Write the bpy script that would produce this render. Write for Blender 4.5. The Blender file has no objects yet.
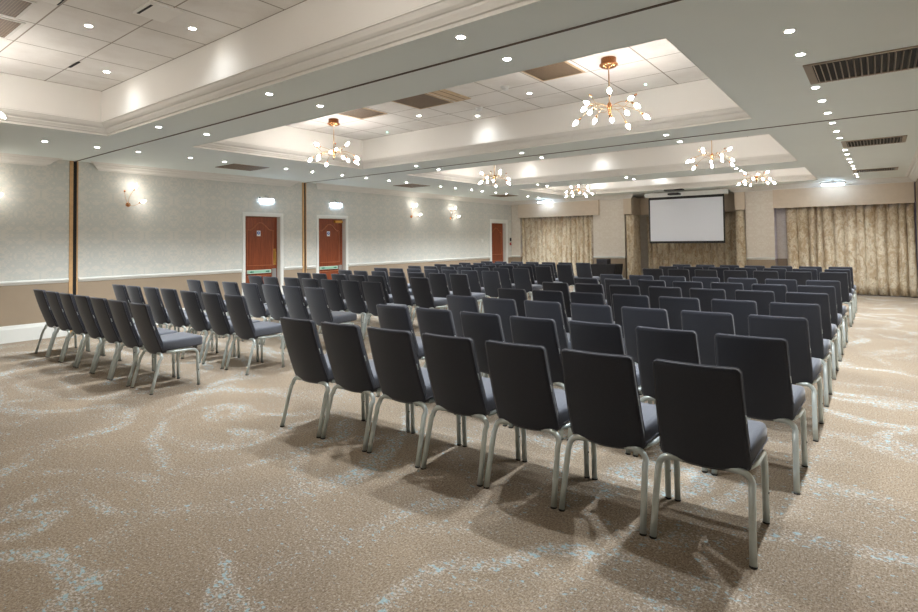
import bpy, math, random
from mathutils import Vector, Matrix
random.seed(7)
PI = math.pi
S = bpy.context.scene
COL = S.collection

# ------------------------------------------------------------------ helpers
class MB:
    """collects geometry for ONE mesh object"""
    def __init__(self):
        self.v, self.f, self.m, self.s = [], [], [], []
    def add(self, vs, fs, mi=0, smooth=False):
        o = len(self.v)
        self.v += [tuple(p) for p in vs]
        for f in fs:
            self.f.append(tuple(o + i for i in f)); self.m.append(mi); self.s.append(smooth)
        return self
    def box(self, a, b, mi=0):
        x0, y0, z0 = a; x1, y1, z1 = b
        vs = [(x0,y0,z0),(x1,y0,z0),(x1,y1,z0),(x0,y1,z0),(x0,y0,z1),(x1,y0,z1),(x1,y1,z1),(x0,y1,z1)]
        return self.add(vs, [(3,2,1,0),(4,5,6,7),(0,1,5,4),(1,2,6,5),(2,3,7,6),(3,0,4,7)], mi)
    def tube(self, pts, rx, ry=None, n=10, mi=0, up=(0,0,1), closed=False, smooth=True):
        ry = ry or rx
        P = [Vector(p) for p in pts]; N = len(P); rings = []
        pn = None
        for i, p in enumerate(P):
            if closed: t = P[(i+1) % N] - P[i-1]
            else: t = P[min(i+1, N-1)] - P[max(i-1, 0)]
            t.normalize()
            if pn is None:
                u = Vector(up)
                if abs(u.dot(t)) > .95: u = Vector((1,0,0)) if abs(t.x) < .9 else Vector((0,1,0))
                pn = (u - t*u.dot(t)).normalized()
            else:
                pn = (pn - t*pn.dot(t)).normalized()
            b = t.cross(pn)
            kx = rx[i] if isinstance(rx, (list, tuple)) else rx
            ky = ry[i] if isinstance(ry, (list, tuple)) else ry
            rings.append([p + pn*math.cos(2*PI*k/n)*kx + b*math.sin(2*PI*k/n)*ky for k in range(n)])
        vs = [q for r in rings for q in r]; fs = []
        for i in range(N if closed else N-1):
            a = i*n; c = ((i+1) % N)*n
            for k in range(n):
                fs.append((a+k, a+(k+1) % n, c+(k+1) % n, c+k))
        if not closed:
            fs.append(tuple(range(n-1, -1, -1))); fs.append(tuple((N-1)*n+k for k in range(n)))
        return self.add(vs, fs, mi, smooth)
    def lathe(self, prof, c=(0,0,0), n=20, mi=0, axis='z', smooth=True):
        vs, fs = [], []
        for r, h in prof:
            for k in range(n):
                a = 2*PI*k/n; x, y = r*math.cos(a), r*math.sin(a)
                if axis == 'z': vs.append((c[0]+x, c[1]+y, c[2]+h))
                elif axis == 'x': vs.append((c[0]+h, c[1]+x, c[2]+y))
                else: vs.append((c[0]+y, c[1]+h, c[2]+x))
        for i in range(len(prof)-1):
            for k in range(n):
                fs.append((i*n+k, i*n+(k+1) % n, (i+1)*n+(k+1) % n, (i+1)*n+k))
        fs.append(tuple(range(n-1, -1, -1))); fs.append(tuple((len(prof)-1)*n+k for k in range(n)))
        return self.add(vs, fs, mi, smooth)
    def build(self, name, mats, parent=None, bevel=0, seg=2):
        me = bpy.data.meshes.new(name)
        me.from_pydata(self.v, [], self.f)
        me.polygons.foreach_set('material_index', self.m)
        me.polygons.foreach_set('use_smooth', self.s)
        if not isinstance(mats, (list, tuple)): mats = [mats]
        for m in mats: me.materials.append(m)
        me.update(); me.validate()
        o = bpy.data.objects.new(name, me); COL.objects.link(o)
        if parent: o.parent = parent
        if bevel:
            b = o.modifiers.new('bevel', 'BEVEL'); b.width = bevel; b.segments = seg; b.limit_method = 'ANGLE'
        return o

def tag(o, label=None, cat=None, group=None, kind=None):
    if label: o['label'] = label
    if cat: o['category'] = cat
    if group: o['group'] = group
    if kind: o['kind'] = kind
    return o
def empty(name, loc, rz=0):
    o = bpy.data.objects.new(name, None); o.empty_display_size = .1; COL.objects.link(o)
    o.location = loc; o.rotation_euler = (0, 0, rz); return o
def copy_tree(o, parent=None):
    c = o.copy(); COL.objects.link(c); c.parent = parent
    for ch in list(o.children): copy_tree(ch, c)
    return c
ORD = ['nearest','second-nearest','third-nearest','fourth-nearest','fifth-nearest','sixth-nearest','seventh-nearest',
       'eighth-nearest','ninth-nearest','tenth-nearest','eleventh-nearest','twelfth-nearest','thirteenth-nearest','fourteenth-nearest',
       'fifteenth-nearest','sixteenth-nearest','seventeenth-nearest','eighteenth-nearest','nineteenth-nearest','twentieth-nearest','twenty-first-nearest','twenty-second-nearest']

# ------------------------------------------------------------------ materials
def lin(c):
    return tuple((x/255/12.92 if x/255 <= .04045 else ((x/255+.055)/1.055)**2.4) for x in c) + (1,)
def mat(name, rgb, rough=.6, metal=0, emit=0, ecol=None, **kw):
    m = bpy.data.materials.new(name); m.use_nodes = True
    b = m.node_tree.nodes['Principled BSDF']
    b.inputs['Base Color'].default_value = lin(rgb); b.inputs['Roughness'].default_value = rough
    b.inputs['Metallic'].default_value = metal
    if emit:
        b.inputs['Emission Color'].default_value = lin(ecol or rgb); b.inputs['Emission Strength'].default_value = emit
    for k, v in kw.items(): b.inputs[k].default_value = v
    return m
class NT:
    def __init__(self, m): self.t = m.node_tree; self.b = self.t.nodes['Principled BSDF']
    def n(self, typ, **kw):
        x = self.t.nodes.new(typ)
        for k, v in kw.items(): setattr(x, k, v)
        return x
    def l(self, a, b): self.t.links.new(a, b)
    def math(self, op, a, b=None, c=None, clamp=False):
        x = self.n('ShaderNodeMath', operation=op); x.use_clamp = clamp
        for i, q in enumerate((a, b, c)):
            if q is None: continue
            if isinstance(q, (int, float)): x.inputs[i].default_value = q
            else: self.l(q, x.inputs[i])
        return x.outputs[0]
    def coord(self, kind='Object', scale=(1,1,1), loc=(0,0,0), rot=(0,0,0)):
        c = self.n('ShaderNodeTexCoord'); mp = self.n('ShaderNodeMapping')
        mp.inputs['Scale'].default_value = scale; mp.inputs['Location'].default_value = loc; mp.inputs['Rotation'].default_value = rot
        self.l(c.outputs[kind], mp.inputs[0]); return mp.outputs[0]
    def noise(self, vec, scale, detail=2, rough=.5, dist=0):
        x = self.n('ShaderNodeTexNoise'); self.l(vec, x.inputs['Vector'])
        x.inputs['Scale'].default_value = scale; x.inputs['Detail'].default_value = detail
        x.inputs['Roughness'].default_value = rough; x.inputs['Distortion'].default_value = dist
        return x.outputs['Fac']
    def mapr(self, v, a, b, c=0, d=1):
        x = self.n('ShaderNodeMapRange'); x.interpolation_type = 'SMOOTHSTEP'
        self.l(v, x.inputs[0])
        for i, q in enumerate((a, b, c, d)): x.inputs[i+1].default_value = q
        return x.outputs[0]
    def mix(self, f, a, b, blend='MIX'):
        x = self.n('ShaderNodeMix', data_type='RGBA', blend_type=blend)
        if isinstance(f, (int, float)): x.inputs[0].default_value = f
        else: self.l(f, x.inputs[0])
        for i, q in ((6, a), (7, b)):
            if isinstance(q, tuple): x.inputs[i].default_value = q
            else: self.l(q, x.inputs[i])
        return x.outputs[2]
    def sep(self, v):
        x = self.n('ShaderNodeSeparateXYZ'); self.l(v, x.inputs[0]); return x.outputs
    def bump(self, h, strength=.3, dist=.01):
        x = self.n('ShaderNodeBump'); x.inputs['Strength'].default_value = strength; x.inputs['Distance'].default_value = dist
        self.l(h, x.inputs['Height']); self.l(x.outputs[0], self.b.inputs['Normal'])

M = {}
# carpet -------------------------------------------------------------
m = M['carpet'] = mat('carpet_pile', (150,128,104), .95); t = NT(m)
t.b.inputs['Specular IOR Level'].default_value = .1
v = t.coord()
warp = t.n('ShaderNodeTexNoise'); t.l(v, warp.inputs['Vector']); warp.inputs['Scale'].default_value = .7; warp.inputs['Detail'].default_value = 2
vm = t.n('ShaderNodeVectorMath', operation='MULTIPLY_ADD')
t.l(warp.outputs['Color'], vm.inputs[0]); vm.inputs[1].default_value = (1.5,1.5,0); t.l(v, vm.inputs[2])
def arcs(scale, k, lo, hi, off):
    mp = t.n('ShaderNodeMapping'); mp.inputs['Location'].default_value = (off, off*.37, 0); t.l(vm.outputs[0], mp.inputs[0])
    vo = t.n('ShaderNodeTexVoronoi'); t.l(mp.outputs[0], vo.inputs['Vector']); vo.inputs['Scale'].default_value = scale; vo.inputs['Randomness'].default_value = .9
    vo.voronoi_dimensions = '2D'
    return t.mapr(t.math('SINE', t.math('MULTIPLY', vo.outputs['Distance'], k)), lo, hi)
p1 = t.mapr(t.noise(v, .9, 4, .65), .42, .62); p2 = t.mapr(t.noise(t.coord(loc=(31,7,0)), 1.1, 4, .65), .42, .62)
a1 = t.math('MULTIPLY', arcs(.34, 30, .45, 1.0, 0), t.math('MULTIPLY_ADD', p1, .7, .3))
a2 = t.math('MULTIPLY', arcs(.46, 23, .4, 1.0, 11.3), t.math('MULTIPLY_ADD', p2, .7, .3))
band = t.math('MAXIMUM', a1, t.math('MULTIPLY', a2, .8))
fl = t.noise(t.coord(scale=(62, 80, 1)), 1.0, 2, .65)
fl2 = t.noise(t.coord(scale=(24, 34, 1), loc=(17,5,0)), 1.0, 3, .7)
m1 = t.mapr(t.math('MULTIPLY_ADD', band, .13, fl), .58, .74)
m2 = t.mapr(t.math('MULTIPLY_ADD', band, .115, fl2), .638, .685)
weave = t.noise(t.coord(scale=(1, .8, 1)), 105, 3, .8)
weave2 = t.noise(t.coord(scale=(150, 26, 1)), 1, 2, .6)
big = t.noise(v, .9, 3, .55)
base = t.mix(t.mapr(big, .3, .7), lin((106,88,70)), lin((140,121,98)))
base = t.mix(t.mapr(weave, .28, .72), t.mix(.62, base, lin((62,50,39))), t.mix(.45, base, lin((196,184,166))))
base = t.mix(t.math('MULTIPLY', t.mapr(weave2, .3, .75), .28), base, lin((176,164,146)))
base = t.mix(t.math('MULTIPLY', band, .05), base, lin((190,184,176)))
c = t.mix(t.math('MULTIPLY', m1, .45), base, lin((214,211,206)))
c = t.mix(t.math('MULTIPLY', m2, .65), c, lin((146,182,194)))
t.l(c, t.b.inputs['Base Color']); t.bump(weave, .25, .004)
# wallpaper ------------------------------------------------------------
def wallpaper(name, a, b, axis):
    m = mat(name, a, .75); t = NT(m)
    c = t.coord()
    s = t.sep(c); cb = t.n('ShaderNodeCombineXYZ')
    t.l(s[1] if axis == 'x' else s[0], cb.inputs[0]); t.l(s[2], cb.inputs[1])
    mp = t.n('ShaderNodeMapping'); mp.inputs['Scale'].default_value = (1,1,1); t.l(cb.outputs[0], mp.inputs[0])
    # damask: mirrored scrolls repeated every half metre
    u = t.math('PINGPONG', s[1] if axis == 'x' else s[0], .26); w = t.math('PINGPONG', s[2], .33)
    cc = t.n('ShaderNodeCombineXYZ'); t.l(u, cc.inputs[0]); t.l(w, cc.inputs[1])
    sc = t.noise(cc.outputs[0], 9, 3, .55, 2.2)
    f = t.mapr(sc, .47, .53)
    fine = t.noise(mp.outputs[0], 160, 2)
    col = t.mix(t.math('MULTIPLY', f, .8), lin(a), lin(b))
    col = t.mix(t.math('MULTIPLY', fine, .12), col, lin((150,145,135)))
    t.l(col, t.b.inputs['Base Color']); t.b.inputs['Roughness'].default_value = .6
    return m
M['paper'] = wallpaper('damask_wallpaper_side', (203,206,201), (217,215,207), 'x')
M['paper_far'] = wallpaper('damask_wallpaper_far', (222,214,202), (230,224,214), 'y')
def plain(name, rgb, rough=.7, var=.06, sc=6, bump=0, metal=0):
    m = mat(name, rgb, rough, metal); t = NT(m); n_ = t.noise(t.coord(), sc, 3)
    d = tuple(max(0, int(q*(1-var))) for q in rgb); l_ = tuple(min(255, int(q*(1+var))) for q in rgb)
    t.l(t.mix(n_, lin(d), lin(l_)), t.b.inputs['Base Color'])
    if bump: t.bump(t.noise(t.coord(), sc*30, 2), bump, .002)
    return m
M['tan'] = plain('tan_wall_covering', (156,140,120), .8, .03, 4, .1)
M['white'] = plain('white_gloss_paint', (226,228,224), .35, .015, 3)
M['soffit'] = plain('painted_plaster', (231,239,236), .85, .01, 1.5)
M['tray'] = plain('tray_plaster', (240,238,233), .85, .01, 1.5)
M['mould'] = plain('moulding_paint', (224,222,216), .6, .01, 2)
def tiles(name, y0):
    m = mat(name, (220,214,206), .9); t = NT(m); s = t.sep(t.coord())
    def line(c, off, p, w):
        a = t.math('MODULO', t.math('ADD', t.math('SUBTRACT', c, off), p*50 + w/2), p)
        return t.math('LESS_THAN', a, w)
    g = t.math('MAXIMUM', line(s[0], 4.20, .64, .014), line(s[1], y0, .593, .012))
    st = t.noise(t.coord(), 1.6, 4, .6)
    spk = t.noise(t.coord(), 140, 2, .6)
    col = t.mix(t.mapr(st, .35, .75), lin((240,238,234)), lin((226,222,216)))
    col = t.mix(t.math('MULTIPLY', t.mapr(spk, .55, .7), .12), col, lin((150,142,132)))
    col = t.mix(g, col, lin((160,152,142)))
    t.l(col, t.b.inputs['Base Color']); return m
M['tile1'] = tiles('mineral_tiles_near', 2.105)
M['tile2'] = tiles('mineral_tiles', 7.08)
# fabric ----------------------------------------------------------------
def fabric(name, rgb, sheen=.3):
    m = mat(name, rgb, .72); t = NT(m)
    w = t.noise(t.coord(scale=(1,1,1)), 420, 2, .6); g = t.noise(t.coord(), 7, 3, .5)
    d = tuple(int(q*.86) for q in rgb); l_ = tuple(min(255,int(q*1.14)) for q in rgb)
    col = t.mix(t.mapr(w, .3, .7), lin(d), lin(l_)); col = t.mix(t.math('MULTIPLY', g, .15), col, lin(tuple(min(255,int(q*1.35)) for q in rgb)))
    t.l(col, t.b.inputs['Base Color']); t.bump(w, .2, .001)
    t.b.inputs['Sheen Weight'].default_value = sheen; t.b.inputs['Sheen Roughness'].default_value = .45
    t.b.inputs['Specular IOR Level'].default_value = .35
    return m
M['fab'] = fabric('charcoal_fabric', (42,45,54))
M['fab_lit'] = fabric('charcoal_fabric_lit_seat', (84,88,97))  # same cloth as the back; overhead light on the seat painted in as lighter grey
M['pipe'] = fabric('grey_piping', (74,75,83), .2)
m = M['silver'] = mat('silver_painted_metal', (196,205,204), .36, .45); t = NT(m)
t.l(t.mapr(t.noise(t.coord(), 30, 3), .2, .8, .28, .42), t.b.inputs['Roughness'])
M['rubber'] = plain('black_rubber', (34,34,34), .8)
M['black'] = plain('black_plastic', (24,24,26), .5)
M['slot'] = plain('dark_track_slot', (16,14,13), .7)
M['darkmetal'] = plain('dark_brown_metal', (104,90,78), .45, .05, 8, 0, .3)
M['brush'] = plain('brushed_bronze_metal', (158,146,132), .3, .06, 20, 0, .8)
M['copper'] = plain('polished_copper', (214,150,104), .22, .05, 12, 0, 1)
M['goldarm'] = plain('pale_gold_arm', (206,176,140), .3, .03, 12, 0, .9)
M['brass'] = plain('satin_brass', (206,160,84), .35, .05, 12, 0, .8)
M['steel'] = plain('satin_steel', (200,202,204), .3, .03, 10, 0, .8)
M['oak'] = plain('oak_edge_strip', (196,158,112), .5, .1, 20)
def wood(name, a, b):
    m = mat(name, a, .4); t = NT(m)
    w = t.noise(t.coord(scale=(6, 14, .9)), 2.5, 5, .6, 1.2)
    t.l(t.mix(t.mapr(w, .3, .7), lin(a), lin(b)), t.b.inputs['Base Color'])
    t.b.inputs['Specular IOR Level'].default_value = .4
    return m
M['wood'] = wood('mahogany_veneer', (116,56,32), (146,76,44))
M['woodedge'] = wood('mahogany_moulding', (150,84,52), (172,104,66))
# egg crate grille
def crate(name, a, b):
    m = mat(name, a, .6); t = NT(m); s = t.sep(t.coord())
    g1 = t.math('LESS_THAN', t.math('MODULO', t.math('ADD', s[0], 100), .02), .007)
    g2 = t.math('LESS_THAN', t.math('MODULO', t.math('ADD', s[1], 100), .02), .007)
    t.l(t.mix(t.math('MAXIMUM', g1, g2), lin(b), lin(a)), t.b.inputs['Base Color']); return m
M['crate'] = crate('brown_eggcrate_mesh', (132,112,90), (92,76,60))
M['tanframe'] = plain('tan_grille_frame', (208,184,150), .5)
# curtain
m = M['curtain'] = mat('patterned_curtain_cloth', (190,172,138), .85); t = NT(m)
v = t.coord(); vs_ = t.coord(scale=(1, 1, .55))
a = t.mapr(t.noise(vs_, 9, 4, .65, 1.0), .42, .6); b_ = t.mapr(t.noise(v, 34, 3, .6, .8), .46, .6)
col = t.mix(a, lin((222,212,190)), lin((192,172,142)))
col = t.mix(t.math('MULTIPLY', b_, .35), col, lin((160,138,108)))
dk = t.mapr(t.noise(vs_, 21, 3, .6, .5), .60, .68)
col = t.mix(t.math('MULTIPLY', dk, .5), col, lin((118,106,90)))
t.l(col, t.b.inputs['Base Color']); t.b.inputs['Sheen Weight'].default_value = .15
M['pelmet'] = plain('pelmet_fabric', (212,198,180), .85, .03, 10, .1)
M['screen'] = mat('projection_cloth', (226,232,242), .9)
M['house'] = plain('screen_casing', (222,224,222), .4)
M['cloth'] = plain('black_tablecloth', (40,40,44), .85)
def emis(name, rgb, e):
    m = mat(name, rgb, .4, 0, e); return m
M['lamp'] = emis('downlight_lens_lit', (255,252,246), 40)
M['bulb'] = emis('lit_glass_bulb', (255,248,240), 46)
M['bulbw'] = emis('lit_sconce_bulb', (255,246,234), 24)
M['exit'] = emis('lit_exit_panel', (214,234,255), 13)
M['exitfar'] = emis('lit_exit_diffuser', (214,234,255), 14)
M['led'] = emis('green_indicator', (180,255,225), 3)
M['sky'] = emis('daylight_pane', (120,150,255), .6)

# ------------------------------------------------------------------ room dims
XR, YB, YF = 11.35, -1.4, 17.0
ZS, ZT, ZC = 2.89, 3.42, 2.77
COFF = [(-.52, 2.82), (3.91, 7.22), (8.43, 11.80), (12.95, 15.98)]
CX0, CX1, INS = 2.77, 9.48, .118
def struct(o): o['kind'] = 'structure'; return o

struct(MB().box((-.3, YB-.3, -.1), (XR+.3, 18.6, 0)).build('floor', M['carpet']))
# ceiling: soffit with four openings, tray sides, tiled tray tops
c = MB()
ys = [YB] + [q for a in COFF for q in a] + [18.3]
c.add([(0,YB,ZS),(CX0,YB,ZS),(CX0,18.3,ZS),(0,18.3,ZS)], [(3,2,1,0)])
c.add([(CX1,YB,ZS),(XR,YB,ZS),(XR,18.3,ZS),(CX1,18.3,ZS)], [(3,2,1,0)])
for i in range(0, len(ys), 2):
    c.add([(CX0,ys[i],ZS),(CX1,ys[i],ZS),(CX1,ys[i+1],ZS),(CX0,ys[i+1],ZS)], [(3,2,1,0)])
for i, (y0, y1) in enumerate(COFF):
    a = (CX0+INS, y0+INS, CX1-INS, y1-INS)
    p = [(a[0],a[1]),(a[2],a[1]),(a[2],a[3]),(a[0],a[3])]
    for k in range(4):
        q, r = p[k], p[(k+1) % 4]
        c.add([(q[0],q[1],3.03),(r[0],r[1],3.03),(r[0],r[1],ZT),(q[0],q[1],ZT)], [(0,1,2,3)], 1)
    c.add([(x,y,ZT) for x, y in p], [(3,2,1,0)], 2 if i == 0 else 3)
c.box((-.3,YB-.3,3.6),(XR+.3,18.6,3.7))
struct(c.build('ceiling', [M['soffit'], M['tray'], M['tile1'], M['tile2']]))
PROF = [(0,2.888),(0,2.915),(.02,2.918),(.026,2.93),(.045,2.955),(.05,2.972),(.066,2.975),(.085,2.99),(.100,3.015),(.104,3.03),(.116,3.032),(.1185,3.045)]
tn = 0
for i, (y0, y1) in enumerate(COFF):
    mb = MB()
    n = len(PROF)
    vs = []
    for d, z in PROF: vs += [(CX0+d,y0+d,z),(CX1-d,y0+d,z),(CX1-d,y1-d,z),(CX0+d,y1-d,z)]
    fs = [(j*4+k, j*4+(k+1) % 4, (j+1)*4+(k+1) % 4, (j+1)*4+k) for j in range(n-1) for k in range(4)]
    mb.add(vs, fs); tn += 1; struct(mb.build('trim_%d' % tn, M['mould']))
# left wall with three door openings
DOORS = [(6.39, 7.30, 2.10), (8.30, 9.19, 2.10), (15.66, 16.62, 2.13)]
w = MB(); lo = YB
segs = []
for a, b, h in DOORS: segs.append((lo, a)); lo = b
segs.append((lo, 18.3))
for a, b in segs:
    w.box((-.22,a,0),(0,b,.9), 1); w.box((-.22,a,.9),(0,b,3.6), 0)
for a, b, h in DOORS: w.box((-.22,a,h),(0,b,3.6), 0)
struct(w.build('wall_left', [M['paper'], M['tan']]))
w = MB(); w.box((XR,YB,0),(XR+.2,18.3,.9),1); w.box((XR,YB,.9),(XR+.2,18.3,3.6),0); struct(w.build('wall_right', [M['tan'], M['tan']]))
w = MB(); w.box((-.2,YB-.2,0),(XR+.2,YB,.9),1); w.box((-.2,YB-.2,.9),(XR+.2,YB,3.6),0); struct(w.build('wall_rear', [M['paper_far'], M['tan']]))
# far wall: piers at y=17, window recesses behind the curtains
R1, R3, RD = (.36, 3.16), (8.38, 11.33), 17.42
w = MB()
def pier(x0, x1, y0=YF, y1=18.3):
    w.box((x0,y0,0),(x1,y1,.9),1); w.box((x0,y0,.9),(x1,y1,3.2),0)
pier(-.1, R1[0]); pier(R1[1], 4.22); pier(7.69, 8.38)
for a, b, wa, wb in ((R1[0], R1[1], .7, 2.95), (R3[0], XR, 8.85, 11.0)):
    w.box((a,RD,0),(wa,18.3,.9),1); w.box((a,RD,.9),(wa,18.3,3.2),0)
    w.box((wb,RD,0),(b,18.3,.9),1); w.box((wb,RD,.9),(b,18.3,3.2),0)
    w.box((wa,RD,0),(wb,18.3,.5),1); w.box((wa,RD,2.25),(wb,18.3,3.2),0)
w.box((4.2,18.1,0),(7.7,18.3,3.2),0)
struct(w.build('wall_far', [M['paper_far'], M['tan']]))
for i, (a, b) in enumerate(((.7,2.95),(8.85,11.0))):
    f = MB()
    f.box((a,17.50,.5),(b,17.54,.56)).box((a,17.50,2.19),(b,17.54,2.25))
    for k in range(5):
        x = a+(b-a-.05)*k/4; f.box((x,17.50,.56),(x+.05,17.54,2.19))
    f = struct(f.build('window_%d' % (i+1), M['white']))
    MB().box((a,17.56,.5),(b,17.57,2.25)).build('pane', M['sky'], f)

# running mouldings on walls: list of (path with outward normal)
def run_x(mb, y0, y1, prof, x=0, sgn=1, ret0=False, ret1=False):
    """moulding on a wall of constant x between y0 and y1; returned ends taper back to the wall"""
    n = len(prof); mx = max(d for d, z in prof)
    vs = []
    for d, z in prof: vs.append((x+sgn*d, y0 + ((mx-d) if 0 else (-0 if not ret0 else (mx-d))), z))
    for d, z in prof: vs.append((x+sgn*d, y1 - (0 if not ret1 else (mx-d)), z))
    fs = [(k, (k+1) % n, n+(k+1) % n, n+k) for k in range(n)] + [tuple(range(n-1,-1,-1)), tuple(range(n,2*n))]
    mb.add(vs, fs)
def run_y(mb, x0, x1, prof, y=YF, m0=0, m1=0):
    n = len(prof); vs = []
    for d, z in prof: vs.append((x0 - m0*d, y-d, z))
    for d, z in prof: vs.append((x1 + m1*d, y-d, z))
    fs = [(k, (k+1) % n, n+(k+1) % n, n+k) for k in range(n)] + [tuple(range(n-1,-1,-1)), tuple(range(n,2*n))]
    mb.add(vs, fs)
CORN = [(0,2.765),(.022,2.765),(.026,2.785),(.05,2.79),(.075,2.81),(.09,2.835),(.125,2.85),(.13,2.868),(.17,2.872),(.2,2.889),(0,2.889)]
def returned(y0, y1, r0, r1):
    mb = MB(); n = len(CORN); vs = []
    # the ends return to the wall, so a deeper member stands further past the end of the wall line
    for d, z in CORN: vs.append((d, y0 - (d if r0 else 0), z))
    for d, z in CORN: vs.append((d, y1 + (d if r1 else 0), z))
    fs = [(k, (k+1) % n, n+(k+1) % n, n+k) for k in range(n)] + [tuple(range(n-1,-1,-1)), tuple(range(n,2*n))]
    mb.add(vs, fs); return mb
for a, b, r0, r1 in ((YB, 2.91, 0, 1), (3.68, 7.52, 1, 1), (8.30, YF, 1, 0)):
    tn += 1; struct(returned(a, b, r0, r1).build('trim_%d' % tn, M['mould']))
mb = MB(); run_y(mb, 0, R1[0], CORN); run_y(mb, R1[0]+.02, 3.40, CORN, 16.84, 0, 1); run_y(mb, 3.40, 4.22, CORN)
run_y(mb, 4.22, 4.47, CORN, 16.92, 1, 1); run_y(mb, 7.43, 7.69, CORN, 16.92, 1, 1); run_y(mb, 7.69, 8.36, CORN, YF, 0, 0); run_y(mb, 8.38, XR, CORN, 16.86, 1, 0)
tn += 1; struct(mb.build('trim_%d' % tn, M['mould']))
mb = MB(); run_x(mb, YB, 16.8, CORN, XR, -1); tn += 1; struct(mb.build('trim_%d' % tn, M['mould']))
DADO = [(0,.875),(.012,.88),(.016,.9),(.03,.908),(.034,.93),(.02,.942),(0,.942)]
for a, b in ((YB,3.24),(3.385,6.33),(7.36,7.845),(7.975,8.24),(9.25,15.55),(16.73,17)):
    mb = MB(); run_x(mb, a, b, DADO); tn += 1; struct(mb.build('trim_%d' % tn, M['white']))
for a, b in ((0,R1[0]),(R1[1],4.22),(7.69,8.38)):
    mb = MB(); run_y(mb, a, b, DADO); tn += 1; struct(mb.build('trim_%d' % tn, M['white']))
BASE = [(0,0),(.022,0),(.022,.2),(.014,.23),(.01,.255),(0,.258)]
k = 0
for a, b in ((YB,3.24),(3.385,6.33),(7.36,7.845),(7.975,8.24),(9.25,15.55),(16.73,17)):
    mb = MB(); run_x(mb, a, b, BASE); struct(mb.build('baseboard_left' if k == 0 else 'baseboard_left.%03d' % k, M['white'])); k += 1
mb = MB()
for a, b in ((0,R1[0]),(R1[1],4.22),(7.69,8.38)): run_y(mb, a, b, BASE)
struct(mb.build('baseboard_far', M['white']))
mb = MB(); run_x(mb, YB, 17, BASE, XR, -1); struct(mb.build('baseboard_right', M['white']))

# folding partition tracks: slot in the soffit, oak edged pocket in the wall
for y, g in ((3.325, .026), (7.93, .02)):
    mb = MB()
    mb.box((0, y-.004, 2.882), (XR, y+.004, 2.888), 0)
    mb.box((0, y-.011, 2.882), (XR, y-.004, 2.8885), 1); mb.box((0, y+.004, 2.882), (XR, y+.009, 2.8885), 1)
    mb.box((0, y-g, 0), (.004, y+g, 2.889), 0)
    mb.box((0, y-g-.052, 0), (.014, y-g, 2.889), 2); mb.box((0, y+g, 0), (.014, y+g+.02, 2.889), 2)
    tn += 1; struct(mb.build('trim_%d' % tn, [M['slot'], M['darkmetal'], M['oak']]))

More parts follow.
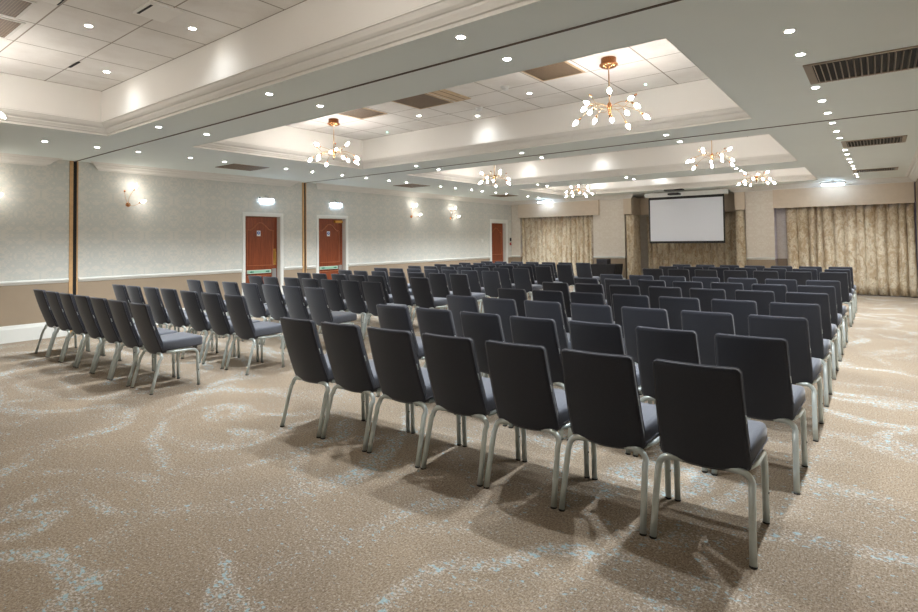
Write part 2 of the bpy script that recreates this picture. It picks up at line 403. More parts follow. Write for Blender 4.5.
# ------------------------------------------------------------------ doors
def panel_outline(w0, w1, z0, z1, arch, n=16):
    """closed loop in (y, z): rectangle whose top edge swells into an arch"""
    pts = [(w0,z0),(w1,z0)]
    sh = z1-arch
    for k in range(n+1):
        u = k/n; y = w1 + (w0-w1)*u
        s = max(0, math.sin(PI*(u*1.3-.15))) if .115 < u < .885 else 0
        pts.append((y, sh + arch*(s**1.5)))
    return pts
for i, (a, b, h) in enumerate(DOORS):
    X = -.12
    fr = MB()
    fr.box((-.2,a-.001,0),(.012,a+.03,h)); fr.box((-.2,b-.03,0),(.012,b+.001,h)); fr.box((-.2,a,h-.03),(.012,b,h+.001))
    W_ = .04 if i < 2 else .09
    fr.box((0,a-W_,0),(.02,a,h+W_)); fr.box((0,b,0),(.02,b+W_,h+W_)); fr.box((0,a,h),(.02,b,h+W_))
    fr.box((0,a-W_-.012,0),(.008,a-W_,h+W_+.012)); fr.box((0,b+W_,0),(.008,b+W_+.012,h+W_+.012)); fr.box((0,a-W_-.012,h+W_),(.008,b+W_+.012,h+W_+.012))
    d = struct(MB().box((X-.045,a+.032,.008),(X,b-.032,h-.032)).build('door_%d' % (i+1), M['wood']))
    fr.build('door_frame', M['white'], d, .003)
    for (z0, z1, ar) in ((1.0, 1.93, .16), (.18, .78, 0.0)):
        pts = panel_outline(a+.14, b-.14, z0, z1, ar)
        o = MB().tube([(X+.002, y, z) for y, z in pts], .012, .016, 6, closed=True, up=(1,0,0))
        if ar == 0: o = MB().tube([(X+.002,a+.14,z0),(X+.002,b-.14,z0),(X+.002,b-.14,z1),(X+.002,a+.14,z1)], .012, .016, 6, closed=True, up=(1,0,0))
        o.build('panel_moulding', M['woodedge'], d)
    if i < 2:
        hy = b-.10 if i == 0 else a+.05
        pl = MB().box((X,hy-.035,1.0),(X+.006,hy+.035,1.36)).build('pull_plate', M['brass'], d, .002)
        MB().tube([(X,hy,1.06),(X+.05,hy,1.07),(X+.055,hy,1.1),(X+.055,hy,1.26),(X+.05,hy,1.29),(X,hy,1.30)], .01).build('pull_handle', M['brass'], pl)
        # fire door notice: blue square with a white disc and bar
        my = a+.42
        sg = MB().box((X,my-.045,1.64),(X+.003,my+.045,1.76)).build('door_notice', mat('notice_white', (222,228,236), .5), d)
        s2 = MB().lathe([(.036,0),(.036,.002)], (X+.003,my,1.71), 20, axis='x')
        s2.build('blue_disc', mat('notice_blue', (44,92,176), .5), sg)
        s3 = MB().box((X+.0055,my-.006,1.69),(X+.0065,my+.006,1.735)).box((X+.003,my-.035,1.65),(X+.005,my+.035,1.664))
        s3.build('notice_mark', mat('notice_mark_white', (240,244,250), .5), sg)
        # push-bar plate with green ends and arrows
        p = MB().box((X,a+.13,.83),(X+.035,b-.2,.905)).build('push_bar', mat('pale_green_bar', (196,212,202), .4), d, .004)
        e = MB().box((X+.035,a+.15,.842),(X+.0365,b-.22,.893))
        e.build('green_label', mat('green_label_ink', (150,196,170), .5), p)
        ar = MB()
        for cy, sg_ in ((a+.23, -1), (b-.29, 1)):
            ar.add([(X+.038,cy+sg_*.05,.867),(X+.038,cy,.89),(X+.038,cy,.845)], [(0,1,2),(2,1,0)])
            ar.box((X+.037,min(cy,cy-sg_*.05),.857),(X+.038,max(cy,cy-sg_*.05),.877))
        ar.build('arrow', mat('dark_green_ink', (10,96,66), .5), p)
        MB().box((X,b-.17,.72),(X+.03,b-.07,.92)).build('bolt_case', M['steel'], d, .004)
    if i == 1:
        MB().box((X,b-.30,h-.13),(X+.06,b-.06,h-.07)).build('door_closer', M['brass'], d, .004)

# ------------------------------------------------------------------ chairs
def arc(c, r, a0, a1, n, ax1, ax2):
    c, ax1, ax2 = Vector(c), Vector(ax1), Vector(ax2)
    return [c + ax1*r*math.cos(a0+(a1-a0)*k/n) + ax2*r*math.sin(a0+(a1-a0)*k/n) for k in range(n+1)]
def rounded(w0, w1, d0, d1, r, n=4):
    """plan outline of the seat, front corners rounded"""
    pts = [(-w0, d0), (w0, d0)]
    for k in range(n+1):
        t_ = PI/2*k/n; pts.append((w1-r+r*math.cos(t_), d1-r+r*math.sin(t_)))
    for k in range(n+1):
        t_ = PI/2+PI/2*k/n; pts.append((-w1+r+r*math.cos(t_), d1-r+r*math.sin(t_)))
    return pts
def make_chair():
    root = empty('banquet_chair', (0,0,0))
    # seat pad: stack of plan loops with a softened top edge and slightly domed middle
    mb = MB(); loops = []
    for z, k in ((.402,.955),(.408,.985),(.43,1.0),(.47,1.0),(.487,.985),(.497,.95),(.503,.85),(.506,.55)):
        ring = rounded(.212*k, .232*k, .30-.185*k, .30+.225*k, .036*k)
        dz = lambda y: .010*(y-.11)/.4
        loops.append([(x, y, z + dz(y)) for x, y in ring])
    n = len(loops[0]); vs = [p for l in loops for p in l]
    fs = [(i*n+k, i*n+(k+1) % n, (i+1)*n+(k+1) % n, (i+1)*n+k) for i in range(len(loops)-1) for k in range(n)]
    fs += [tuple(range(n-1,-1,-1)), tuple((len(loops)-1)*n+k for k in range(n))]
    mb.add(vs, fs, 0, True)
    seat = mb.build('seat', M['fab_lit'], root)
    # piping round the seat lower edge
    MB().tube([(x, y, .418 + .01*(y-.11)/.4) for x, y in rounded(.213,.2335,.115,.5265,.036)], .003, n=5, closed=True).build('seat_piping', M['pipe'], seat)
    # backrest: curved shell, leaning back, with thickness, rounded corners and a drooping lower edge
    H = .506
    def bp(u, v, dpt):
        """u -1..1 across, v 0..1 up, dpt 0 rear .. 1 front"""
        hw = .205 - .013*v
        x = u*hw
        yb = .118 - .165*v - .018*math.sin(PI*v)*.6
        y = yb - .026*(1-u*u) + dpt*.042
        z = .385 + v*H*.99 - (.020*(1-u*u))*(1-v)**3
        return Vector((x, y, z))
    def outline(n=5, r=.024, inset=0):
        hw, hh = 1, 1
        ru, rv = r/.205, r/H
        iu, iv = inset/.205, inset/H
        pts = []
        K = 10
        for k in range(K+1): pts.append((-1+ru+(2-2*ru)*k/K, 0+iv))
        for k in range(1, n+1):
            a_ = -PI/2+PI/2*k/n; pts.append((1-ru+(ru-iu)*math.cos(a_), rv+(rv-iv)*math.sin(a_)))
        for k in range(1, 6): pts.append((1-iu, rv+(1-2*rv)*k/6))
        for k in range(n+1):
            a_ = PI/2*k/n; pts.append((1-ru+(ru-iu)*math.cos(a_), 1-rv+(rv-iv)*math.sin(a_)))
        for k in range(1, K): pts.append((1-ru-(2-2*ru)*k/K, 1-iv))
        for k in range(n+1):
            a_ = PI/2+PI/2*k/n; pts.append((-1+ru+(ru-iu)*math.cos(a_), 1-rv+(rv-iv)*math.sin(a_)))
        for k in range(1, 6): pts.append((-1+iu, 1-rv-(1-2*rv)*k/6))
        for k in range(n): 
            a_ = PI+PI/2*k/n; pts.append((-1+ru+(ru-iu)*math.cos(a_), rv+(rv-iv)*math.sin(a_)))
        return pts
    mb = MB(); L = [(outline(inset=.018), -.0),(outline(inset=.008), .02),(outline(inset=.0), .16),(outline(inset=0), .84),(outline(inset=.008), .98),(outline(inset=.018), 1.0)]
    n = len(L[0][0]); vs = []
    for ol, d_ in L: vs += [bp(u, v_, d_) for u, v_ in ol]
    fs = [(i*n+k, i*n+(k+1) % n, (i+1)*n+(k+1) % n, (i+1)*n+k) for i in range(len(L)-1) for k in range(n)]
    mb.add(vs, fs, 0, True)
    # faces: grid fill of front and rear so that the curvature is kept
    for d_, flip in ((0., True), (1., False)):
        ring = outline(inset=.018)
        rows = []
        NV, NU = 8, 10
        g = []
        for j in range(NV+1):
            vv = .0353+(1-.0706)*j/NV
            for i_ in range(NU+1):
                uu = -.912+1.824*i_/NU
                g.append(bp(uu, vv, d_))
        f_ = []
        for j in range(NV):
            for i_ in range(NU):
                q = (j*(NU+1)+i_, j*(NU+1)+i_+1, (j+1)*(NU+1)+i_+1, (j+1)*(NU+1)+i_)
                f_.append(q if flip else q[::-1])
        mb.add(g, f_, 0, True)
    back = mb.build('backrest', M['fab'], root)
    for d_ in (.12, .88):
        MB().tube([bp(u*1.004, v_*1.002, d_) for u, v_ in outline(inset=-.001)], .0024, n=5, closed=True).build('piping', M['pipe'], back)
    # small bright clips at the sides of the back
    for s in (-1, 1):
        p0, p1 = bp(s*1.0, .48, .3), bp(s*1.0, .56, .3)
        MB().tube([p0 + Vector((s*.001,0,0)), p1 + Vector((s*.001,0,0))], .005, .003, 6).build('side_clip', M['silver'], back)
    # rear legs: bend inwards under the back
    def feet(parent, x, y):
        MB().lathe([(.0172,.0),(.0176,.002),(.0176,.006),(.0165,.008)], (x,y,0), 12).build('rubber_foot', M['rubber'], parent)
    for s in (-1, 1):
        pts = [(s*.221,0,.006),(s*.218,.03,.12),(s*.215,.06,.23),(s*.2125,.082,.31)]
        pts += [tuple(p) for p in arc((s*.1585,.100,.325), .0535, 0.1, PI/2, 6, (s,0,0), (0,.12,1))]
        pts += [(s*.10,.112,.379)]
        lg = MB().tube(pts, .0165, .0145, 10, up=(1,0,0)).build('leg', M['silver'], root); feet(lg, s*.221, 0)
        lx = s*.220
        pts = [(lx,.472,.006),(lx,.468,.15),(lx,.463,.31)] + [tuple(p) for p in arc((lx-s*.002,.408,.325), .0545, 0, PI/2, 6, (0,1,0), (0,0,1))] 
        pts += [(lx-s*.004,.36,.383),(lx-s*.006,.25,.385),(lx-s*.03,.155,.386)]
        lg = MB().tube(pts, .0165, .0145, 10, up=(1,0,0)).build('leg', M['silver'], root); feet(lg, lx, .472)
        MB().lathe([(.006,0),(.006,.004)], (s*.238 if 0 else lx+s*.014,.466,.16), 8, axis='x').build('leg_stud', M['rubber'], lg)
    fr = MB().tube([(-.11,.112,.379),(0,.106,.374),(.11,.112,.379)], .012, n=8)
    fr.tube([(-.19,.40,.388),(.19,.40,.388)], .010, n=8)
    fr.tube([(-.10,.112,.381),(-.10,.42,.393)], .008, n=6).tube([(.10,.112,.381),(.10,.42,.393)], .008, n=6)
    fr.build('seat_frame', M['silver'], root)
    return root
proto = make_chair(); used = [False]
WORDN = ['aisle-end seat','second seat from the aisle','third seat from the aisle','middle seat of seven','third seat from the outer end','second seat from the outer end']
def place_chair(x, y, rz, label, group):
    if not used[0]: o = proto; used[0] = True
    else: o = copy_tree(proto)
    o.location = (x, y, 0); o.rotation_euler = (0, 0, rz)
    tag(o, label, 'chair', group)
def jit(a): return random.uniform(-a, a)
RW = ['nearest row','second row','third row','fourth row','fifth row','sixth row','seventh row','eighth row','ninth row','tenth row','farthest row']
RIGHT = [2.71, 3.715, 4.75, 5.77, 6.92, 7.95, 8.97, 11.10, 12.13, 13.12]
for r, y in enumerate(RIGHT):
    rw = 'nearest row' if r == 0 else ('farthest row' if r == len(RIGHT)-1 else RW[r]+' back')
    for k in range(7):
        if r == 0: x = 6.998 + k*.4867 + (-.006,-.004,-.002,0,.002,.005,.009)[k]; yy = 2.663 + (x-6.998)*.035; rz = .033
        else: x = (7.007 if r == 1 else 7.017) + k*.4985 + jit(.004); yy = y + jit(.015); rz = jit(.008)
        # k counts from the aisle (left end) to the outer end
        seat = (WORDN + ['outer-end seat'])[k]
        place_chair(x, yy, rz, 'charcoal banquet chair, right block, %s, %s' % (rw, seat), 'chairs in the right-hand block')
LX = [(4.67,4.125,3.62,3.11,2.59,2.075,1.575),(4.72,4.195,3.66,3.06,2.57,2.08,1.59),(4.69,4.20,3.69,3.15,2.62,2.09,1.58),
      (4.60,4.10,3.60,3.10,2.60,2.06,1.56),(4.58,4.07,3.57,3.07,2.56,2.05,1.55),(4.58,4.07,3.54,3.04,2.54,2.04,1.54),(4.55,4.04,3.53,3.03,2.53,2.04,1.54)]
LEFT = [2.455, 3.46, 4.60, 5.73, 6.80, 7.87, 8.93, 10.05, 11.05, 12.10, 13.15]
for r, y in enumerate(LEFT):
    rw = 'nearest row' if r == 0 else ('farthest row' if r == len(LEFT)-1 else RW[r]+' back')
    for k in range(7):
        if r < len(LX): x = LX[r][k]
        else: x = 4.56 - k*.497 + jit(.004)
        if r == 0: yy = y; rz = 0.0
        else: x += 0; yy = y + jit(.015) - (.04 if k > 4 else 0); rz = jit(.008)
        seat = (WORDN + ['wall-end seat'])[k]
        seat = seat.replace('outer end', 'wall end')
        place_chair(x, yy, rz, 'charcoal banquet chair, left block, %s, %s' % (rw, seat), 'chairs in the left-hand block')

# ------------------------------------------------------------------ downlights
SPOT_W, TRAY_W = 54.0, 4.2
sp = bpy.data.lights.new('downlight_beam', 'SPOT'); sp.energy = SPOT_W; sp.spot_size = math.radians(118); sp.spot_blend = .8; sp.shadow_soft_size = .03; sp.color = (.92,.965,1)
sp2 = bpy.data.lights.new('tray_light_beam', 'SPOT'); sp2.energy = TRAY_W; sp2.spot_size = math.radians(150); sp2.spot_blend = 1; sp2.shadow_soft_size = .06; sp2.color = (.93,.97,1)
def make_downlight():
    r = empty('recessed_downlight', (0,0,0))
    MB().lathe([(.028,-.001),(.028,-.005),(.038,-.006),(.041,-.002),(.041,0)], n=20).build('trim_ring', M['white'], r)
    MB().lathe([(.027,-.0045),(.027,-.006),(.020,-.0065)], n=16).build('lens', M['lamp'], r)
    return r
dl = make_downlight(); dlused = [False]
def downlight(x, y, z, label, group, light):
    if not dlused[0]: o = dl; dlused[0] = True
    else:
        o = dl.copy(); COL.objects.link(o)
        for ch in [c_ for c_ in dl.children if c_.type == 'MESH']:
            q = ch.copy(); COL.objects.link(q); q.parent = o
    o.location = (x, y, z); tag(o, label, 'ceiling light', group)
    L = bpy.data.objects.new('beam', light); COL.objects.link(L); L.parent = o; L.location = (0,0,-.02)
left_y = [2.42,3.04,3.59,4.38,4.97,6.19,6.80,7.56,8.23,8.93,9.52,10.79,11.40,12.14,12.63,13.34,13.90,15.17,15.84]
for i, y in enumerate(left_y): downlight(1.77, y, ZS, 'round recessed downlight in the line along the left wall, %s of nineteen' % ORD[i], 'downlights along the left wall', sp)
right_y = [3.60,4.31,4.92,6.10,6.74,7.45,8.14,8.83,9.45,10.82,11.42,12.13,12.64,13.38,13.92,15.19,15.84]
for i, y in enumerate(right_y): downlight(10.178+.0055*i, y, ZS, 'round recessed downlight in the line beside the right-hand louvre grilles, %s' % ORD[i], 'downlights along the right side', sp)
for bi, (ya, yb, bn) in enumerate(((2.98,3.57,'nearest'),(7.57,8.22,'middle'),(12.15,12.63,'far'))):
    for xi, (x, xn) in enumerate(((3.83,'left'),(6.11,'centre'),(8.38,'right'))):
        for y, nn in ((ya,'near'),(yb,'far')):
            downlight(x, y, ZS, 'round recessed downlight, %s one of the %s pair, %s ceiling beam' % (nn, xn, bn), 'downlights on the cross beams', sp)
bay = ['nearest','second','third','farthest']
for b_i in range(4):
    off = (b_i-1)*4.57
    for (x, y, nn) in ((3.84,6.90,'left'),(5.06,6.28,'front'),(5.75,6.86,'middle'),(7.03,6.25,'right')):
        if b_i == 0 and nn == 'front': x, y = 5.15, 1.81+4.57
        if b_i == 0 and nn in ('right','left'):
            if nn == 'right': continue
            y = 2.42+4.57
        if b_i == 0 and nn == 'middle': x, y = 5.79, 2.41+4.57
        if b_i == 1 and nn == 'left': continue
        yy = y + off
        if yy > COFF[b_i][1]-.25: yy = COFF[b_i][1]-.3
        downlight(x, yy, ZT, 'round recessed downlight among ceiling tiles of %s tray, %s one' % (bay[b_i], nn), 'downlights in the ceiling trays', sp2)
# ------------------------------------------------------------------ chandeliers
def bez(p0, p1, p2, n=8):
    p0, p1, p2 = Vector(p0), Vector(p1), Vector(p2)
    return [p0*(1-k/n)**2 + p1*2*(k/n)*(1-k/n) + p2*(k/n)**2 for k in range(n+1)]
def bulb_mesh(p, d, L=.075, R=.021):
    """teardrop bulb at p pointing along d"""
    d = Vector(d).normalized(); u = d.orthogonal().normalized(); w_ = d.cross(u)
    prof = [(.008,0),(.014,.1),(.020,.28),(.021,.42),(.017,.62),(.010,.82),(.003,1)]
    n = 10; vs = []
    for r, h in prof:
        for k in range(n):
            a_ = 2*PI*k/n; vs.append(Vector(p) + d*h*L + (u*math.cos(a_)+w_*math.sin(a_))*r*R/.021)
    fs = [(i*n+k, i*n+(k+1) % n, (i+1)*n+(k+1) % n, (i+1)*n+k) for i in range(len(prof)-1) for k in range(n)]
    fs += [tuple(range(n-1,-1,-1)), tuple((len(prof)-1)*n+k for k in range(n))]
    return MB().add(vs, fs, 0, True)
def make_chandelier():
    r = empty('branch_chandelier', (0,0,0))     # origin at the tray ceiling
    MB().lathe([(.080,0),(.080,-.062),(.098,-.066),(.098,-.078),(.07,-.098),(.03,-.108),(.012,-.112)], n=28).build('canopy', M['copper'], r)
    MB().tube([(0,0,-.10),(0,0,-.50)], .007, n=8).build('rod', M['goldarm'], r)
    MB().lathe([(.008,-.47),(.022,-.49),(.026,-.52),(.022,-.545),(.014,-.56),(.018,-.575),(.012,-.60),(.004,-.64)], n=16).build('hub', M['copper'], r)
    rnd = random.Random(3)
    spec = [(20,.40,-.57),(52,.30,-.44),(80,.42,-.66),(112,.34,-.52),(140,.43,-.62),(172,.30,-.43),(200,.42,-.66),(232,.36,-.53),(262,.44,-.64),(292,.28,-.42),(318,.42,-.68),(348,.45,-.55)]
    for k, (deg, R, z) in enumerate(spec):
        a_ = math.radians(deg); dx, dy = math.cos(a_), math.sin(a_)
        R *= .74; z = -.53+(z+.53)*.75; e = Vector((dx*R, dy*R, z))
        mid = (dx*R*.55, dy*R*.55, -.45 if z > -.58 else -.49)
        pts = bez((0,0,-.53), mid, e)
        am = MB().tube(pts, .0035, n=6).build('arm', M['goldarm'], r)
        d = (pts[-1]-pts[-2]).normalized(); d = Vector((d.x*.8, d.y*.8, -.55 if z < -.52 else .5)).normalized()
        MB().tube([e-d*.012, e+d*.03], .009, n=8).build('socket', M['copper'], am)
        bulb_mesh(e+d*.03, d).build('bulb', M['bulb'], am)
    # bare copper-tipped twigs
    for deg in (35, 128, 245):
        a_ = math.radians(deg); e = Vector((math.cos(a_)*.26, math.sin(a_)*.26, -.44))
        am = MB().tube(bez((0,0,-.54), (e.x*.5,e.y*.5,-.62), e), .003, n=5).build('arm', M['goldarm'], r)
        MB().tube([e, e+Vector((math.cos(a_),math.sin(a_),.35))*.03], .010, n=8).build('socket', M['copper'], am)
    return r
ch = make_chandelier()
CH = []
for y, bn in ((1.13,'nearest'),(5.60,'second'),(10.12,'third'),(14.45,'farthest')):
    for x, sn in ((3.87,'left'),(8.38,'right')): CH.append((x, y, bn, sn))
for i, (x, y, bn, sn) in enumerate(CH):
    o = ch if i == 0 else copy_tree(ch)
    o.location = (x, y, ZT); o.rotation_euler = (0,0,i*.7)
    tag(o, 'copper twig chandelier with small lit bulbs, %s side of the %s ceiling tray' % (sn, bn), 'chandelier', 'chandeliers in the ceiling trays')

# ------------------------------------------------------------------ wall sconces
def make_sconce():
    r = empty('wall_sconce', (0,0,0))     # origin: wall point at the back plate centre
    MB().lathe([(.040,0),(.040,.010),(.030,.020),(.014,.026),(.012,.05)], axis='x', n=20).build('back_plate', M['copper'], r)
    for (e, mid, d) in (((.13,.05,.26),(.10,-.06,.1),(.4,.2,.9)), ((.15,.13,.03),(.12,.03,-.06),(.5,.6,.3)), ((.09,-.09,.21),(.09,-.08,.06),None)):
        e = Vector(e); am = MB().tube(bez((.05,0,0), mid, e), .004, n=6).build('arm', M['goldarm'], r)
        if d:
            d = Vector(d).normalized()
            MB().tube([e-d*.01, e+d*.03], .010, n=8).build('socket', M['copper'], am)
            bulb_mesh(e+d*.03, d, .085, .024).build('bulb', M['bulbw'], am)
        else: MB().lathe([(.004,0),(.014,.01),(.014,.03),(.005,.04)], tuple(e), 10).build('finial', M['copper'], am)
    return r
sc = make_sconce()
for i, (y, lb) in enumerate(((2.12,'copper twin-bulb wall sconce at the left edge, before the first partition slot'),
                             (4.14,'copper twin-bulb wall sconce between partition slot and nearest wooden door'),
                             (11.60,'copper twin-bulb wall sconce on far left wall, nearer of two'),
                             (13.41,'copper twin-bulb wall sconce on far left wall, one nearer the corner door'))):
    o = sc if i == 0 else copy_tree(sc)
    o.location = (0, y, 2.20); tag(o, lb, 'wall light', 'sconces on the left wall')

# ------------------------------------------------------------------ emergency exit lights
def exit_light(loc, rz, lb, w_=.36):
    r = empty('emergency_exit_light', loc, rz)    # local +x points out of the wall
    MB().box((0,-w_/2,-.02),(.05,w_/2,.03)).build('housing', M['steel'], r, .006)
    MB().box((.0,-.03,.03),(.035,.03,.065)).build('bracket', M['steel'], r, .003)
    MB().box((.018,-w_/2+.02,-.095 if w_ < .4 else -.07),(.028,w_/2-.02,-.02)).build('lit_panel', M['exit'] if w_ < .4 else M['exitfar'], r)
    tag(r, lb, 'exit light', 'emergency exit lights'); return r
exit_light((0,6.93,2.47), 0, 'lit white emergency exit fitting above the nearest wooden door')
exit_light((0,8.86,2.47), 0, 'lit white emergency exit fitting above the middle wooden door')
exit_light((1.60,16.55,2.825), -PI/2, 'lit white emergency fitting at ceiling before the left curtain', .5)
exit_light((9.75,16.45,2.825), -PI/2, 'lit white emergency fitting at ceiling before the right curtain', .5)

# ------------------------------------------------------------------ ceiling grilles
def crate_vent(x0, x1, y0, y1, z, lb, grp, fm=None):
    r = empty('ceiling_vent', ((x0+x1)/2, (y0+y1)/2, z))
    a, b = (x1-x0)/2, (y1-y0)/2
    f = MB().box((-a,-b,-.008),(a,-b+.022,0)).box((-a,b-.022,-.008),(a,b,0)).box((-a,-b+.022,-.008),(-a+.022,b-.022,0)).box((a-.022,-b+.022,-.008),(a,b-.022,0))
    f.build('frame', fm or M['tanframe'], r); MB().box((-a+.022,-b+.022,-.005),(a-.022,b-.022,-.001)).build('mesh_panel', M['crate'], r)
    tag(r, lb, 'vent', grp)
for (y0, y1, s) in ((5.2,5.9,'nearest'),(9.82,10.5,'middle'),(14.08,14.76,'farthest')):
    crate_vent(1.03, 1.68, y0, y1, ZS, 'brown mesh ceiling vent above the left wall, %s of three' % s, 'mesh vents along the left wall', M['crate'])
crate_vent(7.43, 7.99, 5.34, 5.88, ZT, 'brown mesh vent among tiles beside the right copper chandelier', 'mesh vents in the second tray')
crate_vent(5.36, 5.98, 5.33, 5.97, ZT, 'brown mesh vent in wide tan frame, middle of second ceiling tray', 'mesh vents in the second tray')
crate_vent(4.23, 4.80, 5.30, 5.86, ZT, 'brown mesh vent among tiles near the left copper chandelier', 'mesh vents in the second tray')
crate_vent(4.22, 4.80, .90, 1.45, ZT, 'brown mesh vent among tiles at the upper left corner', 'mesh vents in the nearest tray', M['mould'])
crate_vent(4.86, 5.36, .98, 1.38, ZT, 'brown mesh vent at the top edge, beside the loose ceiling tile', 'mesh vents in the nearest tray', M['mould'])
# slot diffuser beside the middle vent
r = empty('slot_diffuser', (6.16, 5.62, ZT)); MB().box((-.13,-.34,-.012),(.13,.34,0)).build('frame', M['tanframe'], r, .003)
g = MB()
for k in range(2): g.box((-.07+k*.12,-.31,-.013),(-.058+k*.12,.31,-.012))
g.build('slot', M['crate'], r); tag(r, 'tan slot diffuser next to the wide-framed mesh vent', 'vent')
# louvred supply grilles on the right
for (y0, y1, s) in ((5.25,5.93,'nearest'),(9.85,10.50,'middle'),(14.24,14.78,'farthest')):
    x0, x1 = 10.33, 11.09
    if s == 'nearest': x0, x1 = 10.28, 11.12
    x0 -= .11; x1 -= .11
    r = empty('louvre_grille', ((x0+x1)/2, (y0+y1)/2, ZS)); a, b = (x1-x0)/2, (y1-y0)/2
    f = MB().box((-a,-b,-.012),(a,-b+.03,0)).box((-a,b-.03,-.012),(a,b,0)).box((-a,-b+.03,-.012),(-a+.06,b-.03,0)).box((a-.05,-b+.03,-.012),(a,b-.03,0))
    f.build('frame', M['brush'], r, .003)
    MB().box((-a+.05,-b+.02,-.002),(a-.05,b-.02,-.0005)).build('backing', M['slot'], r)
    nb = 17
    for k in range(nb):
        xx = -a+.075+(2*a-.14)*k/(nb-1)
        MB().add([(xx-.008,-b+.03,-.003),(xx-.008,b-.03,-.003),(xx+.001,b-.03,-.022),(xx+.001,-b+.03,-.022),(xx-.004,-b+.03,-.003),(xx-.004,b-.03,-.003),(xx+.005,b-.03,-.021),(xx+.005,-b+.03,-.021)],
                 [(0,1,2,3),(7,6,5,4),(3,2,6,7),(0,4,5,1),(0,3,7,4),(1,5,6,2)]).build('louvre', M['brush'], r)
    tag(r, 'brown metal louvred air grille by the right row of downlights, %s of three' % s, 'air grille', 'louvred grilles along the right side')
# smoke detectors, small domes and indicators
def detector(x, y, z, lb, R=.055):
    r = empty('smoke_detector', (x,y,z)); MB().lathe([(R,0),(R,-.012),(R*.95,-.016)], n=24).build('base', M['white'], r)
    MB().lathe([(R*.8,-.016),(R*.8,-.04),(R*.6,-.052),(R*.2,-.056)], n=24).build('sensor_head', M['house'], r)
    tag(r, lb, 'smoke detector')
detector(6.95, 5.78, ZT, 'white round smoke detector on ceiling tile left of the large vent')
detector(6.07, 6.45, ZT, 'white round smoke detector above the bright patch in second tray')
for i, (x, y, lb) in enumerate(((8.36,6.83,'tiny green indicator lamp on tile behind the right chandelier'),(3.80,6.85,'tiny green indicator lamp on tile behind the left chandelier'))):
    tag(MB().lathe([(.014,0),(.014,-.006),(.008,-.012)], n=12).build('indicator_lamp', M['led']), lb, 'indicator light').location = (x, y, ZT)
# ajar tiles in the nearest tray (dark gaps)
def hatch(x0, x1, y0, y1, z, lb):
    r = empty('access_panel', ((x0+x1)/2,(y0+y1)/2,z)); a, b = (x1-x0)/2, (y1-y0)/2
    MB().box((-a,-b,-.006),(a,b,0)).build('dark_gap', M['slot'], r)
    MB().box((-a+.018,-b+.018,-.014),(a-.018,b-.018,-.006)).build('cover', M['tray'], r); tag(r, lb, 'access panel')
hatch(5.44, 5.60, 1.05, 1.50, ZT, 'narrow white hatch with dark gap in the nearest tray tiles')
tag(MB().box((3.70,2.098,3.414),(3.98,2.122,3.4195)).build('loose_tile_gap', M['slot']), 'dark gap at the edge of a loose ceiling tile', 'ceiling tile').data
# cassette diffuser near top edge
r = empty('ceiling_diffuser', (5.93, 2.05, ZT)); MB().box((-.17,-.13,-.02),(.17,.13,0)).build('casing', M['tray'], r, .006)
MB().box((-.13,-.11,-.0215),(.13,-.09,-.02)).build('slot', M['slot'], r); tag(r, 'pale flat air diffuser panel at the top edge of nearest tray', 'air diffuser')

# ------------------------------------------------------------------ curtains and pelmets
def curtain(pts, z0, z1, pitch, amp, name, lb, seed):
    """pleated cloth following a plan polyline"""
    rnd = random.Random(seed); P = [Vector((x,y,0)) for x, y in pts]
    line = []
    ph = 0; s = 0
    segs_ = [(P[i], P[i+1], (P[i+1]-P[i]).length) for i in range(len(P)-1)]
    tot = sum(q[2] for q in segs_); N = int(tot/.012)
    # irregular pleats
    cuts = [0]
    while cuts[-1] < tot: cuts.append(cuts[-1] + pitch*rnd.uniform(.65,1.4))
    ampl = [amp*rnd.uniform(.55,1.15) for _ in cuts]
    def at(s_):
        a_ = 0
        for p, q, L in segs_:
            if s_ <= a_+L or (p, q, L) == segs_[-1]: 
                t_ = (s_-a_)/L; d = (q-p)/L; return p+(q-p)*t_, Vector((d.y,-d.x,0))
            a_ += L
    ZN = 10; mb = MB(); cols = []
    for i in range(N+1):
        s_ = tot*i/N
        k = max(j for j in range(len(cuts)) if cuts[j] <= s_+1e-9); k = min(k, len(cuts)-2)
        u = (s_-cuts[k])/(cuts[k+1]-cuts[k])
        off = ampl[k]*(1-abs(2*u-1)**3.2) - amp*.45
        p, nrm = at(s_)
        cols.append((p, nrm, off, k, u))
    vs = []
    for i, (p, nrm, off, k, u) in enumerate(cols):
        for j in range(ZN+1):
            h = j/ZN
            kk = .80+.20*(1-h)
            wob = .010*math.sin(k*2.1+h*5.0)
            t_ = p + nrm*(off*kk + wob)
            tang = Vector((-nrm.y, nrm.x, 0))*(.012*math.sin(h*4+k*1.7))
            q = t_ + tang; vs.append((q.x, q.y, z0+(z1-z0)*h))
    W = ZN+1
    fs = [(i*W+j, (i+1)*W+j, (i+1)*W+j+1, i*W+j+1) for i in range(N) for j in range(ZN)]
    o = mb.add(vs, fs, 0, True).build(name, M['curtain'])
    so = o.modifiers.new('solid', 'SOLIDIFY'); so.thickness = .004
    tag(o, lb, 'curtain'); return o
curtain([(.375,17.10),(3.10,17.10)], .02, 2.36, .16, .13, 'curtain', 'beige patterned floor-length curtain left of the projection screen, under straight pelmet', 1)
curtain([(8.63,17.16),(11.335,17.16)], .02, 2.36, .20, .15, 'curtain', 'beige patterned floor-length curtain at the far right, beside open carpet', 2)
curtain([(4.60,17.95),(7.44,17.95)], .02, 2.26, .18, .11, 'curtain', 'beige patterned curtain in the recess directly behind the projection screen', 3)
curtain([(4.25,17.03),(4.45,17.03),(4.50,17.12),(4.51,17.6)], .02, 2.262, .13, .04, 'curtain', 'narrow beige patterned curtain at left side of the screen recess', 4)
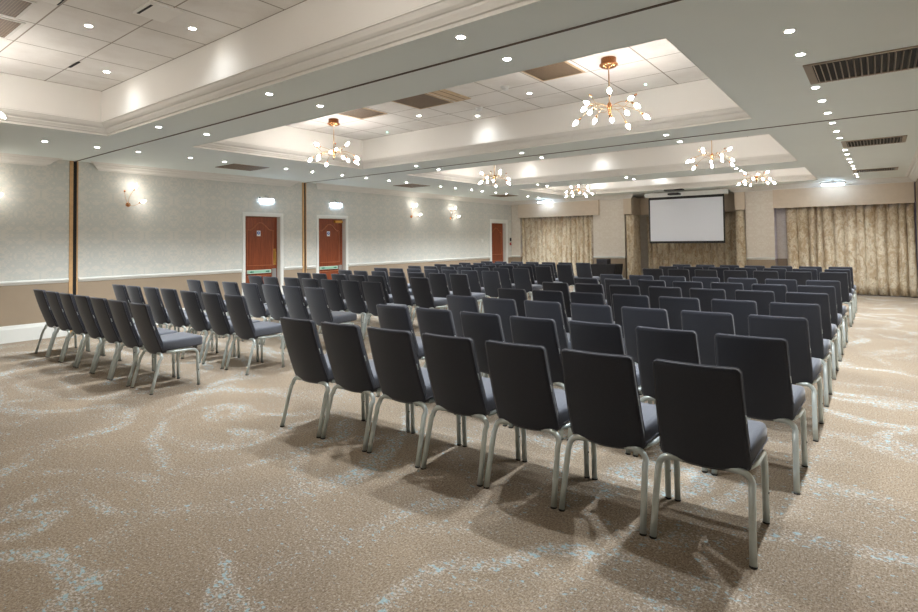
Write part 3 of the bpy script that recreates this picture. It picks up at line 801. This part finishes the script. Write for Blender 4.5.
curtain([(7.42,17.5),(7.43,17.10),(7.47,17.03),(7.66,17.03)], .02, 2.262, .13, .04, 'curtain', 'narrow beige patterned curtain at right side of the screen recess', 5)
tag(MB().box((.38,16.84,2.285),(3.40,16.88,2.78)).box((3.37,16.88,2.285),(3.40,16.999,2.78)).box((.38,16.88,2.74),(3.37,16.999,2.78)).build('pelmet', M['pelmet'], None, .004), 'straight beige fabric pelmet over the left curtain', 'pelmet')
tag(MB().box((8.38,16.86,2.27),(11.32,16.90,2.79)).box((8.38,16.90,2.27),(8.42,17.0,2.79)).box((8.42,16.90,2.74),(11.32,17.0,2.79)).build('pelmet', M['pelmet'], None, .004), 'long beige fabric pelmet over the far right curtain', 'pelmet')
tag(MB().box((4.22,16.92,2.27),(4.47,16.96,2.80)).box((4.43,16.96,2.27),(4.47,17.80,2.80)).box((4.47,17.76,2.27),(7.43,17.80,2.80)).box((7.43,16.96,2.27),(7.47,17.80,2.80)).box((7.43,16.92,2.27),(7.69,16.96,2.80)).build('pelmet', M['pelmet'], None, .004),
    'stepped beige fabric pelmet round the recess behind the screen', 'pelmet')

# ------------------------------------------------------------------ projection screen, projector, table
r = empty('projection_screen', (6.15, 16.72, ZS))
MB().box((-1.17,-.06,-.16),(1.16,.06,-.03)).build('casing', M['house'], r, .012)
MB().box((-1.06,-.004,-1.53),(1.06,.0,-.16)).build('black_border', M['black'], r)
MB().box((-1.02,-.007,-1.48),(1.02,-.004,-.235)).build('white_surface', M['screen'], r)
MB().box((-1.06,-.014,-1.545),(1.06,.01,-1.52)).build('weight_bar', M['black'], r, .003)
b_ = MB().box((-.95,-.03,-.03),(-.87,.03,.0)).box((.87,-.03,-.03),(.95,.03,.0)); b_.build('hanging_bracket', M['steel'], r)
tag(r, 'white projection screen with black border, pulled down at the far wall', 'projection screen')
r = empty('ceiling_projector', (6.0, 16.1, ZS))
MB().box((-.24,-.10,-.035),(.28,.10,0)).build('ceiling_plate', M['black'], r, .006)
MB().tube([(.02,0,-.03),(.02,0,-.10)], .022, n=12).build('stem', M['steel'], r)
bd = MB().box((-.13,-.12,-.165),(.18,.12,-.105)).build('projector_body', M['black'], r, .015)
MB().lathe([(.035,.0),(.035,.03),(.028,.034)], (.06,.12,-.135), 18, axis='y').build('projector_lens', M['steel'], bd)
a_ = MB()
for s in (-.12, .0, .16): a_.tube([(.02,0,-.06),(s,.02,-.11)], .006, n=6)
a_.build('mount_arm', M['steel'], r)
tag(r, 'small black ceiling projector on a bracket in front of the screen', 'projector')

def draped_table():
    r = empty('draped_table', (3.86, 16.38, 0))
    mb = MB(); Zt, a, b = .715, .40, .33
    # cloth: fitted top, sides falling in soft folds that narrow towards the right foot
    rings = []
    for j in range(9):
        h = j/8; ring = []
        n = 64
        for k in range(n):
            t_ = k/n*4; e = int(t_); u = t_-e
            c4 = [(-a,-b),(a,-b),(a,b),(-a,b)]
            x = c4[e][0]+(c4[(e+1)%4][0]-c4[e][0])*u; y = c4[e][1]+(c4[(e+1)%4][1]-c4[e][1])*u
            f = .012*math.sin(k*1.9)*h
            sh = 1 - .08*h*(1-.3*math.sin(PI*h))
            if x > 0: sh -= .14*h
            ring.append((x*(sh)+f*(x/a), y*(1-.03*h)+f*(y/b), Zt - h*(Zt-.02)))
        rings.append(ring)
    vs = [p for q in rings for p in q]; n = 64
    fs = [(i*n+(k+1)%n, i*n+k, (i+1)*n+k, (i+1)*n+(k+1)%n) for i in range(8) for k in range(n)] + [tuple(range(n))]
    mb.add(vs, fs, 0, False).build('cloth', M['cloth'], r)
    for sx in (-1,1):
        for sy in (-1,1): MB().tube([(sx*.27,sy*.25,0),(sx*.27,sy*.25,.70)], .015, n=8).build('leg', M['steel'], r)
    tag(r, 'small table under a black cloth, left of the screen recess', 'table'); return r
draped_table()
r = empty('black_case', (3.74, 16.42, .716))
MB().box((-.18,-.14,0),(.18,.14,.155)).build('case_body', plain('dark_grey_case', (62,62,68), .7), r, .01)
MB().box((-.18,-.145,.09),(.18,.145,.096)).build('lid_seam', M['slot'], r)
MB().tube([(-.05,-.14,.045),(-.05,-.165,.045),(.05,-.165,.045),(.05,-.14,.045)], .006, n=6).build('handle', M['black'], r)
tag(r, 'dark grey case standing on the black-clothed table', 'case')

# small wall fittings on the left wall
r = empty('fire_call_point', (0, 16.90, 1.36)); MB().box((0,-.045,-.045),(.04,.045,.045)).build('case', mat('signal_red', (176,40,34), .45), r, .006)
MB().box((.04,-.02,-.02),(.042,.02,.02)).build('press_plate', M['white'], r); MB().box((0,-.03,.10),(.03,.03,.22)).build('notice', M['black'], r)
tag(r, 'red fire call point under a black notice in the far left corner', 'fire alarm')
r = empty('thermostat', (0, 15.11, 1.48)); MB().box((0,-.06,-.05),(.02,.06,.05)).build('cover', M['white'], r, .004)
MB().lathe([(.018,.02),(.018,.028),(.012,.03)], (0,0,0), 14, axis='x').build('dial', M['house'], r)
tag(r, 'small white thermostat on the wallpaper beside the far door', 'thermostat')

# ------------------------------------------------------------------ camera
yaw, roll, f, py, cx, pit = 0.65482507, -0.01140607, 546.8533788, 226.93008, 10.633092, -0.02612577
cam = bpy.data.cameras.new('camera'); co = bpy.data.objects.new('camera', cam); COL.objects.link(co)
cam.sensor_width = 36; cam.sensor_fit = 'HORIZONTAL'; cam.lens = 36*f/918
cam.shift_y = -(306-py)/918; cam.clip_start = .05
fw = Vector((-math.sin(yaw)*math.cos(pit), math.cos(yaw)*math.cos(pit), -math.sin(pit)))
rt = Vector((math.cos(yaw), math.sin(yaw), 0)); up = rt.cross(fw)
r2 = rt*math.cos(roll)+up*math.sin(roll); u2 = -rt*math.sin(roll)+up*math.cos(roll)
mw = Matrix((r2, u2, -fw)).transposed().to_4x4(); mw.translation = Vector((cx,0,1.48)); co.matrix_world = mw
S.camera = co
w = bpy.data.worlds.new('world'); S.world = w; w.use_nodes = True
w.node_tree.nodes['Background'].inputs[0].default_value = (.6,.7,1,1); w.node_tree.nodes['Background'].inputs[1].default_value = .3
S.view_settings.view_transform = 'Standard'; S.view_settings.look = 'None'; S.view_settings.gamma = 1; S.view_settings.use_curve_mapping = False
S.view_settings.exposure = 1.4
S.cycles.max_bounces = 8; S.cycles.diffuse_bounces = 5; S.cycles.sample_clamp_indirect = 6
